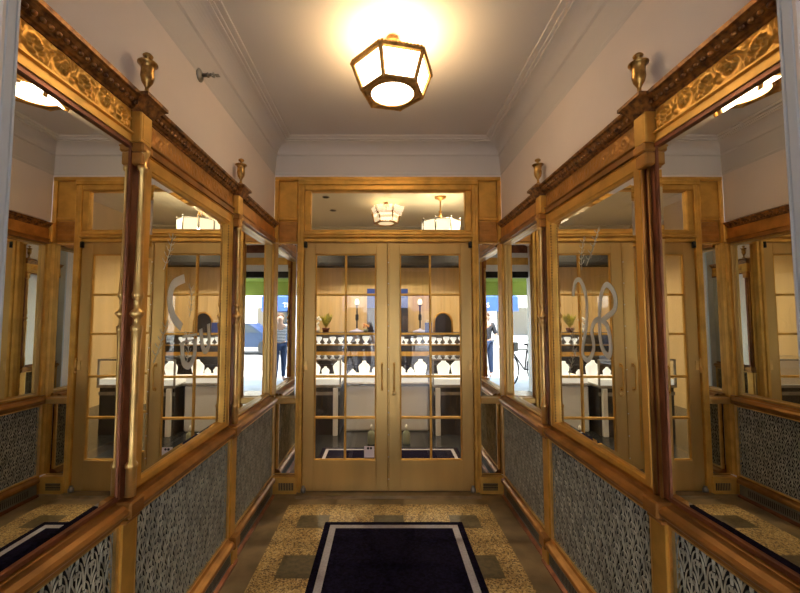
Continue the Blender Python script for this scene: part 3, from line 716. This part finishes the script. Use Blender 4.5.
mb = MB(); mb.box((-1.66,y0+.04,.935),(1.66,y0+.06,1.035)); mb.box((-1.66,y0+.04,.72),(1.66,y0+.06,.86)); mb.build('dark_panel', M['darkwood'], t)

def copies(builder, spots, labels, group):
    o = builder()
    for i, sp in enumerate(spots):
        if i == 0: c = o; kids = []
        else:
            c = o.copy(); COL.objects.link(c)
            for ch in o.children:
                d = ch.copy(); COL.objects.link(d); d.parent = c
        c.location = sp[:3]
        if len(sp) > 3: c.scale = (sp[3],)*3
        c['label'] = labels[i]; c['group'] = group
# small white pieces on the lit shelf
def small_stand():
    t = thing('jewellery_stand', (0,0,0), '', 'jewellery stand')
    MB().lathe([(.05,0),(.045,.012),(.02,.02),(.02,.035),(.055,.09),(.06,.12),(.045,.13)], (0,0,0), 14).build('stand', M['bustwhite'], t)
    return t
def pxX(px, y): return -.035 + (px-384)/390*y*1.0
sm = [(319,1),(326,.8),(333,1.0),(341,.9),(349.5,1),(357.5,.7),(366,1.1),(401,1),(406,.7),(413,.8),(419,.9),(426,1.0),(433,.9),(439,.8),(446,1),(453,.95),(461,1.0)]
locs = [(pxX(a, 6.69), 6.69, 1.0555, s*.95) for a, s in sm]
names = ['first','second','third','fourth','fifth','sixth','seventh']
labs = ['small white stand on the lit rear shelf, %s from left in left door' % names[i] for i in range(7)] + \
       ['small white stand on the lit rear shelf, %s from left in right door' % q for q in ('first','second','third','fourth','fifth','sixth','seventh','eighth','ninth','tenth')]
copies(small_stand, locs, labs, 'small stands on the lit rear shelf')

# front counters left and right with glass vitrines
def counter(x0, x1, label):
    y0, y1 = 5.05, 5.6
    t = thing('display_counter', ((x0+x1)/2, 5.05, 0), label, 'display counter')
    MB().box((x0+.02,y0+.03,0),(x1-.02,y1,.60)).build('cabinet', M['darkwood'], t)
    mb = MB(); mb.bbox((x0,y0-.01,.60),(x1,y1+.01,.635),.006); mb.bbox((x0+.01,y0+.02,.50),(x1-.01,y0+.035,.545),.003); mb.bbox((x0,y0-.005,.955),(x0+.02,y0+.02,.635),.002); mb.bbox((x1-.02,y0-.005,.955),(x1,y0+.02,.635),.002)
    mb.bbox((x0,y0-.008,.945),(x1,y0+.016,.965),.003); mb.bbox((x0,y1-.016,.945),(x1,y1+.008,.965),.003)
    mb.build('bronze_trim', M['steel'], t)
    MB().box((x0+.02,y0+.02,.636),(x1-.02,y1-.02,.705)).build('glowing_deck', M['casewhite'], t)
    mb = MB(); mb.add([(x0+.02,y0+.005,.64),(x1-.02,y0+.005,.64),(x1-.02,y0+.005,.95),(x0+.02,y0+.005,.95)], [(0,1,2,3)]); mb.add([(x0+.01,y0,.966),(x1-.01,y0,.966),(x1-.01,y1,.966),(x0+.01,y1,.966)], [(0,1,2,3)])
    mb.build('vitrine_glass', M['glass2'], t)
    for xx in ((x1-.10,) if x0 < 0 else (x0+.04,)):
        MB().bbox((xx,y0-.02,0),(xx+.06,y0+.03,.60),.006).build('white_corner_post', M['white'], t)
counter(-1.75, -.585, 'dark wooden counter with lit glass vitrine on the left of the shop')
counter(.585, 1.75, 'dark wooden counter with lit glass vitrine on the right of the shop')
t = thing('centre_counter', (0,5.3,0), 'pale counter in the middle of the shop standing in for the bright street reflection', 'display counter')
MB().bbox((-.56,5.25,0),(.56,5.75,.60),.02).build('street_reflection_front', M['white'], t)  # white front painted in place of the bright street mirrored in the door glass
MB().bbox((-.575,5.22,.60),(.575,5.78,.635),.006).build('bronze_trim', M['steel'], t)
MB().box((-.55,5.26,.636),(.55,5.74,.70)).build('glowing_deck', M['casewhite'], t)

def bust():
    t = thing('necklace_bust', (0,0,0), '', 'display bust')
    vs = []; fs = []
    prof = [(.0,.055,.035),(.05,.075,.04),(.10,.085,.045),(.14,.09,.045),(.175,.065,.04),(.20,.032,.028),(.225,.028,.025)]
    n = 14
    for z, a, b in prof:
        for k in range(n): vs.append((a*math.cos(2*PI*k/n), b*math.sin(2*PI*k/n)+(.18-z)*.12, z))
    for i in range(len(prof)-1):
        for k in range(n): fs.append((i*n+k, i*n+(k+1)%n, (i+1)*n+(k+1)%n, (i+1)*n+k))
    mb = MB().add(vs, fs, True); mb.add(vs[-n:], [tuple(range(n))]); mb.add(vs[:n], [tuple(range(n))[::-1]])
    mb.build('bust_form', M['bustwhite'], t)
    return t
bl = [(315,.9),(326,.6),(340,1.0),(353,.45),(364,.9),(376,.6),(402,.55),(411,.5),(421,1.0),(443,1.0),(457,1.05)]
locs = [(pxX(a, 5.3), 5.3 if not (354 < a < 425) else 5.42, .7055 if not (354 < a < 425) else .7005, s) for a, s in bl]
labs = ['white necklace bust in the left vitrine, at the outer end', 'short white necklace bust second from the outer end of the left vitrine', 'broad white necklace bust in the left vitrine beside the muntin',
        'lowest white bust at the inner end of the left vitrine', 'rounded white bust on the middle counter, left one', 'white bust at the edge of the left door glass',
        'small white bust at the left edge of the right door glass', 'tiny white bust on the middle counter, right of the seam', 'broad white bust on the middle counter, right one',
        'tapered white necklace bust in the right vitrine, inner one', 'tapered white necklace bust in the right vitrine, outer one']
copies(bust, locs, labs, 'white necklace busts on the counters')

# things on the tall case
def torchiere(x, label, shade):
    z = 1.2505; y = 6.8
    t = thing('table_lamp', (x,y,z), label, 'lamp')
    MB().lathe([(.13,0),(.13,.02),(.09,.035),(.03,.05),(.014,.07)], (x,y,z), 20).build('base', M['lilac'], t)
    MB().lathe([(.013,.06),(.013,.20),(.028,.22),(.028,.30),(.013,.32),(.013,.46),(.05,.475)], (x,y,z), 14).build('stem', M['dark'], t)
    MB().lathe([(.03,.475),(.042,.51),(.038,.55),(.02,.58)], (x,y,z), 16).build('lamp_shade', shade, t)
torchiere(pxX(357,6.8), 'slender table lamp with glowing shade on the tall case, left door', M['shadehot'])
torchiere(pxX(420,6.8), 'slender table lamp with glowing shade on the tall case, right door', M['shadehot'])
x = pxX(317,6.75); z = 1.2505
t = thing('flower_vase', (x,6.75,z), 'white flowers in a small vase at the left end of the tall case', 'vase')
MB().lathe([(.04,0),(.055,.04),(.05,.09),(.03,.11),(.036,.12)], (x,6.75,z), 14).build('vase', M['white'], t)
mb = MB()
for k in range(16): mb.ball((x+random.uniform(-.08,.08), 6.75+random.uniform(-.05,.05), z+random.uniform(.12,.26)), random.uniform(.018,.03), 8, 6)
mb.build('flowers', M['white'], t)
x = pxX(326,6.95)
t = thing('potted_plant', (x,6.95,z), 'yellow green bushy plant behind the white flowers', 'plant')
MB().lathe([(.05,0),(.07,.07),(.066,.075)], (x,6.95,z), 14).build('pot', M['mahog'], t)
mb = MB()
for k in range(160):
    a = random.uniform(0,2*PI); l = random.uniform(.10,.27); b = random.uniform(.2,1.3)
    p0 = Vector((x,6.95,z+.07)); p1 = p0 + Vector((math.cos(a)*l*b*.55, math.sin(a)*l*b*.4, l)); s = Vector((-math.sin(a), math.cos(a), 0))*.02; m_ = p0.lerp(p1,.6)
    mb.add([p0, m_+s, p1, m_-s], [(0,1,2,3)])
mb.build('foliage', M['leaf'], t)
x = pxX(366,6.75)
t = thing('flower_posy', (x,6.75,z), 'small orange and green posy beside the left table lamp', 'flowers')
MB().lathe([(.03,0),(.04,.05),(.035,.06)], (x,6.75,z), 12).build('pot', M['palegreen'], t)
mb = MB()
for k in range(9): mb.ball((x+random.uniform(-.05,.05), 6.75+random.uniform(-.03,.03), z+random.uniform(.07,.14)), .02, 8, 6)
mb.build('flowers', M['orange'], t)
x = pxX(443,6.8)
t = thing('tabletop_mirror', (x,6.8,z), 'dark arched tabletop mirror with gilt edge on the tall case, right door', 'mirror')
mb = MB()
pts = [(x+.155*math.cos(math.radians(a)), z+.16+.18*math.sin(math.radians(a))) for a in range(0,181,12)]
mb.prism([(x+.155, z)]+pts+[(x-.155, z)], 6.8, 6.83, 'y'); mb.build('dark_face', M['darkwood'], t)
mb = MB(); mb.tube([(x-.155,6.80,z)]+[(p[0],6.80,p[1]) for p in pts[::-1]]+[(x+.155,6.80,z)], .016, 8); mb.build('gilt_edge', M['gold'], t)
x = pxX(428,6.66)
t = thing('gift_bag', (x,6.66,z), 'blue carrier bag standing beside the right table lamp', 'bag')
MB().prism([(x-.06,6.62),(x+.06,6.62),(x+.055,6.66),(x-.055,6.66)], z, z+.17, 'z').build('bag_body', M['bluepanel'], t)
MB().tube([(x-.03,6.64,z+.17),(x-.03,6.64,z+.21),(x+.03,6.64,z+.21),(x+.03,6.64,z+.17)], .005, 6).build('handle', M['white'], t)
# blue over dark, painted in place of the awning's reflection in the glass
t = thing('blue_reflection_panel', (-.02,8.42,0), 'blue and dark panel on the back wall standing in for the street reflection', 'panel')
MB().box((-.40,8.41,1.72),(.48,8.432,2.14)).build('reflected_blue', M['bluepanel'], t)
MB().box((-.40,8.41,.0),(.48,8.432,1.72)).build('dark_field', M['darkwood'], t)
# pale floor bottles
for x, lab in ((-.185,'pale celadon floor bottle on the shop floor, left of the door seam'),(.231,'pale celadon floor bottle on the shop floor, right of the door seam')):
    t = thing('floor_bottle', (x,4.72,.001), lab, 'bottle', 'celadon floor bottles')
    MB().lathe([(.04,0),(.045,.02),(.043,.12),(.035,.14),(.014,.155),(.012,.17)], (x,4.72,.001), 14).build('body', M['palegreen'], t)
    MB().lathe([(.012,.168),(.02,.175),(.017,.20),(.006,.225)], (x,4.72,.001), 12).build('stopper', M['white'], t)

# ------------------------------------------------------------------ street outside (seen in the mirrors and the glass)
struct(MB().box((-20,-4.6,-.12),(20,-1.25,-.001)).build('floor', M['pave']), 'sunlit pale pavement outside the entrance', 'pavement')
struct(MB().box((-20,-13.5,-.2),(20,-4.6,-.12)).build('floor', M['asphalt']), 'grey street beyond the pavement', 'road')
struct(MB().box((-20,-17,-.2),(20,-13.5,-.01)).build('floor', M['pave']), 'far pavement across the street', 'pavement')
mb = MB(); mb.box((-8,-1.35,0),(-.91,-1.25,3.4)); mb.box((.91,-1.35,0),(8,-1.25,3.4)); mb.box((-.91,-1.35,3.12),(.91,-1.25,3.4))
struct(mb.build('wall_street', M['facade']), 'street facade either side of the entrance opening', 'facade')
t = thing('shop_awning', (0,-1.35,2.34), 'green canvas awning over the street entrance, seen only reflected', 'awning')
MB().add([(-1.6,-1.36,2.62),(1.6,-1.36,2.62),(1.6,-2.1,2.34),(-1.6,-2.1,2.34)], [(0,1,2,3)]).build('canopy', M['awngreen'], t)
MB().box((-1.6,-2.105,2.02),(1.6,-2.095,2.34)).build('valance', M['awngreen'], t)
t = thing('street_building', (0,-17,0), 'pale stone building across the street, seen reflected', 'building')
MB().box((-18,-18,-.01),(18,-17,12)).build('wall', M['facade'], t)
for k in range(13):
    for j in range(3):
        x = -15+k*2.5; MB().box((x,-17.02,4.2+j*2.8),(x+1.2,-16.98,6.0+j*2.8)).build('window', M['windark'], t)
for k in range(9):
    x = -14+k*3.5; MB().box((x,-17.02,.5),(x+2.2,-16.98,2.2)).build('shop_window', M['windark'], t)
def letter_mesh(txt, size, parent, loc, rot):
    cu = bpy.data.curves.new('lettering', 'FONT'); cu.body = txt; cu.size = size; cu.extrude = .004; cu.align_x = 'CENTER'; cu.align_y = 'CENTER'
    tmp = bpy.data.objects.new('tmp_text', cu); COL.objects.link(tmp)
    bpy.context.view_layer.update()
    me = bpy.data.meshes.new_from_object(tmp.evaluated_get(bpy.context.evaluated_depsgraph_get()))
    bpy.data.objects.remove(tmp)
    o = bpy.data.objects.new('lettering', me); COL.objects.link(o); me.materials.clear(); me.materials.append(M['lettering'])
    o.parent = parent; r = root_loc(parent); o.location = (loc[0]-r[0], loc[1]-r[1], loc[2]-r[2]); o.rotation_euler = rot
    return o
for xc, txt, lab in ((3.4,'TEL','blue shop awning across the street reading TEL'),(-3.6,'LES','blue shop awning across the street reading LES')):
    t = thing('blue_awning', (xc,-17,1.9), lab, 'awning', 'blue awnings across the street')
    MB().prism([(-16.98,3.3),(-15.2,2.75),(-15.2,1.95),(-15.22,1.95),(-15.22,2.73),(-16.98,3.27)], xc-1.9, xc+1.5, 'x').build('canopy', M['awnblue'], t)
    letter_mesh(txt, .36, t, (xc,-15.17,2.28), (PI/2,0,PI))
# parked car
def car(x, y):
    t = thing('parked_car', (x,y,-.12), 'dark blue car parked across the street, seen reflected', 'car')
    z = -.12
    body = [(-2.1,.35),(-2.15,.6),(-2.0,.85),(-1.1,.95),(1.2,.98),(2.05,.9),(2.15,.6),(2.1,.35)]
    MB().prism([(x+a,z+b) for a, b in body], y-.85, y+.85, 'y').build('body', M['carblue'], t)
    cab = [(-1.15,.95),(-.5,1.42),(.75,1.45),(1.4,.98)]
    MB().prism([(x+a,z+b) for a, b in cab], y-.72, y+.72, 'y').build('cabin', M['carblue'], t)
    for sy in (-1, 1):
        MB().prism([(x-.95,z+1.0),(x-.45,z+1.36),(x+.68,z+1.38),(x+1.15,z+1.02)], y+sy*.722, y+sy*.73, 'y').build('window', M['windark'], t)
        for a in (-1.3, 1.35):
            MB().lathe([(.32,-.1),(.34,-.08),(.34,.08),(.32,.1)], (x+a, y+sy*.78, z+.34), 20, 'y').build('wheel', M['tyre'], t)
car(4.6, -11.6)
# bicycle
def bicycle(x, y, ang):
    t = thing('bicycle', (x,y,0), 'dark bicycle standing on the pavement by the entrance', 'bicycle')
    t.rotation_euler = (0,0,ang)
    P = lambda a, z, o=0: (x+a, y+o, z)
    for a in (-.5, .5):
        mb = MB(); mb.tube([P(a+.33*math.cos(2*PI*k/28), .35+.33*math.sin(2*PI*k/28)) for k in range(28)], .016, 6, True, True)
        for k in range(12): mb.tube([P(a,.35), P(a+.33*math.cos(2*PI*k/12), .35+.33*math.sin(2*PI*k/12))], .002, 3)
        mb.build('wheel', M['tyre'], t)
    mb = MB()
    for p, q in (((-.5,.35),(-.08,.32)),((-.5,.35),(-.18,.78)),((-.08,.32),(-.2,.88)),((-.18,.78),(.33,.82)),((-.08,.32),(.36,.72)),((.31,.95),(.37,.68)),((.37,.68),(.5,.35))): mb.tube([P(*p),P(*q)], .016, 8)
    mb.build('frame', M['dark'], t)
    MB().tube([P(.22,1.02,-.28),P(.30,1.02,-.15),P(.31,1.0,0),P(.30,1.02,.15),P(.22,1.02,.28)], .013, 8).build('handlebar', M['steel'], t)
    MB().ball(P(-.21,.90), (.13,.07,.03)).build('saddle', M['dark'], t)
    MB().bbox(P(.36,.78,-.14), P(.56,.98,.14), .02).build('basket', M['dark'], t)
bicycle(-1.06, -2.1, math.radians(38))

# people in the street
def skinned(name, verts, edges, radii, material, parent, sub=2):
    me = bpy.data.meshes.new(name); off = root_loc(parent)
    me.from_pydata([(v[0]-off[0], v[1]-off[1], v[2]-off[2]) for v in verts], edges, [])
    o = bpy.data.objects.new(name, me); COL.objects.link(o); o.parent = parent
    me.materials.append(material)
    me.attributes.new('dummy', 'FLOAT', 'POINT')
    bm = bmesh.new(); bm.from_mesh(me); lay = bm.verts.layers.skin.verify(); bm.verts.ensure_lookup_table()
    for i, r in enumerate(radii):
        bm.verts[i][lay].radius = (r, r) if not isinstance(r, tuple) else r
        bm.verts[i][lay].use_root = (i == 0)
    bm.to_mesh(me); bm.free()
    m1 = o.modifiers.new('skin', 'SKIN'); m1.use_smooth_shade = True
    m2 = o.modifiers.new('sub', 'SUBSURF'); m2.levels = sub; m2.render_levels = sub
    return o
def person(x, y, rot, H, top, bottom, label):
    t = thing('person', (x,y,0), label, 'person'); k = H/1.7
    t.rotation_euler = (0,0,rot)
    V = []; E = []; R = []
    def n(p, r, par=None):
        V.append((x+p[0]*k, y+p[1]*k, p[2]*k)); R.append(r*k if not isinstance(r, tuple) else (r[0]*k, r[1]*k)); i = len(V)-1
        if par is not None: E.append((par, i))
        return i
    pel = n((0,0,.92),(.14,.11)); waist = n((0,0,1.08),(.12,.095),pel); chest = n((0,0,1.30),(.15,.11),waist); neck = n((0,-.01,1.45),.055,chest)
    jaw = n((0,-.02,1.52),.068,neck); head = n((0,-.02,1.60),(.078,.092),jaw); crown = n((0,-.01,1.665),.06,head)
    nose = n((0,-.115,1.585),.012,head)
    for s in (-1, 1):
        ear = n((s*.08,0,1.59),.014,head)
        hip = n((s*.09,0,.88),.095,pel); kn = n((s*.10,-.02+s*.05,.49),.06,hip); an = n((s*.10,.03+s*.06,.09),.042,kn); toe = n((s*.11,-.13+s*.06,.035),.035,an)
        sh = n((s*.18,0,1.38),.06,chest); el = n((s*.25,.03,1.12),.042,sh); wr = n((s*.25,-.06,.89),.03,el); palm = n((s*.25,-.075,.82),.032,wr)
        for q in range(4):
            f1 = n((s*.25+(q-1.5)*.0, -.105+q*.018, .76-(.01 if q in (0,3) else 0)),.009,palm); f2 = n((s*.24, -.10+q*.017, .725),.008,f1)
        th_ = n((s*.235,-.12,.80),.010,palm)
    skinned('body', V, E, R, M['skin'], t)
    def sub(idx, edges, grow, name, m):
        mp = {i: j for j, i in enumerate(idx)}
        skinned(name, [V[i] for i in idx], [(mp[a], mp[b]) for a, b in edges], [tuple(c+grow*k for c in R[i]) if isinstance(R[i], tuple) else R[i]+grow*k for i in idx], m, t)
    # indices: pel0 waist1 chest2 neck3 jaw4 head5 crown6 nose7 ; per side base 8 + 18*side
    B = [8, 8 + (len(V)-8)//2]
    hips = [b+1 for b in B]; kns = [b+2 for b in B]; ans = [b+3 for b in B]; shs = [b+5 for b in B]; els = [b+6 for b in B]
    sub([0,1,2]+shs+els, [(0,1),(1,2),(2,shs[0]),(2,shs[1]),(shs[0],els[0]),(shs[1],els[1])], .018, 'top', top)
    sub([0]+hips+kns+ans, [(0,hips[0]),(0,hips[1]),(hips[0],kns[0]),(hips[1],kns[1]),(kns[0],ans[0]),(kns[1],ans[1])], .014, 'trousers', bottom)
    MB().ball((x, y+.022*k, 1.635*k), (.098*k,.105*k,.085*k), 14, 10).ball((x, y+.07*k, 1.55*k), (.085*k,.05*k,.10*k), 12, 8).build('hair', M['hair'], t)
person(.48, -2.6, math.radians(200), 1.62, M['striped'], M['denim'], 'person in striped top and dark jeans standing on the pavement outside')
person(-.55, -3.3, math.radians(150), 1.65, M['jacket'], M['denim'], 'person in dark jacket standing behind the bicycle, seen reflected')

# ------------------------------------------------------------------ lights
def lamp(name, kind, loc, energy, color=(1,1,1), size=.05, rot=None, **kw):
    l = bpy.data.lights.new(name, kind); l.energy = energy; l.color = color
    if kind == 'AREA': l.size = size
    elif kind == 'SUN': l.angle = size
    else: l.shadow_soft_size = size
    for a, b in kw.items(): setattr(l, a, b)
    o = bpy.data.objects.new(name, l); COL.objects.link(o); o.location = loc
    if rot: o.rotation_euler = rot
    return o
WARM = (1.0, .68, .30)
lamp('lantern_light', 'POINT', (LC[0], LC[1], 2.82), 8, WARM, .06)
for i, (x, y) in enumerate(((-1.2,6.0),(1.2,6.0),(0,7.4),(-1.6,7.6),(1.7,7.6),(0,4.6))):
    lamp('shop_spot', 'SPOT', (x,y,SC-.03), 120, (1.0,.82,.55), .05, (0,0,0), spot_size=math.radians(125), spot_blend=.6)
lamp('pendant_light', 'POINT', (.89,6.3,2.90), 14, (1,.85,.6), .05)
lamp('pendant_light', 'POINT', (0,6.6,3.2), 3, (1,.8,.5), .05)
lamp('sun', 'SUN', (0,-5,10), 14.0, (1,.96,.9), .01, (math.radians(-26),0,math.radians(12)))
world = bpy.data.worlds.new('sky'); scene.world = world; world.use_nodes = True
nt = world.node_tree; bg = nt.nodes['Background']; sky = nt.nodes.new('ShaderNodeTexSky')
sky.sky_type = 'NISHITA'; sky.sun_disc = False; sky.sun_elevation = math.radians(48); sky.sun_rotation = math.radians(10)
tint = nt.nodes.new('ShaderNodeMix'); tint.data_type = 'RGBA'; tint.blend_type = 'MULTIPLY'; tint.inputs['Factor'].default_value = 1
tint.inputs[7].default_value = (1.0, .90, .76, 1)
nt.links.new(sky.outputs[0], tint.inputs[6]); nt.links.new(tint.outputs[2], bg.inputs['Color']); bg.inputs['Strength'].default_value = 1.3

# ------------------------------------------------------------------ camera
cam = bpy.data.cameras.new('camera'); co = bpy.data.objects.new('camera', cam); COL.objects.link(co)
cam.sensor_fit = 'HORIZONTAL'; cam.sensor_width = 36; cam.lens = 390/800*36; cam.shift_x = 16/800
cam.clip_start = .02
co.location = (-.035, 0, 1.47); co.rotation_euler = (math.radians(93.4), 0, 0)
scene.camera = co
scene.view_settings.view_transform = 'Standard'; scene.view_settings.look = 'None'
scene.view_settings.exposure = 0.45
cy = scene.cycles
cy.max_bounces = 14; cy.glossy_bounces = 10; cy.diffuse_bounces = 4; cy.transparent_max_bounces = 20; cy.use_denoising = True
cy.sample_clamp_indirect = 6; cy.caustics_reflective = True
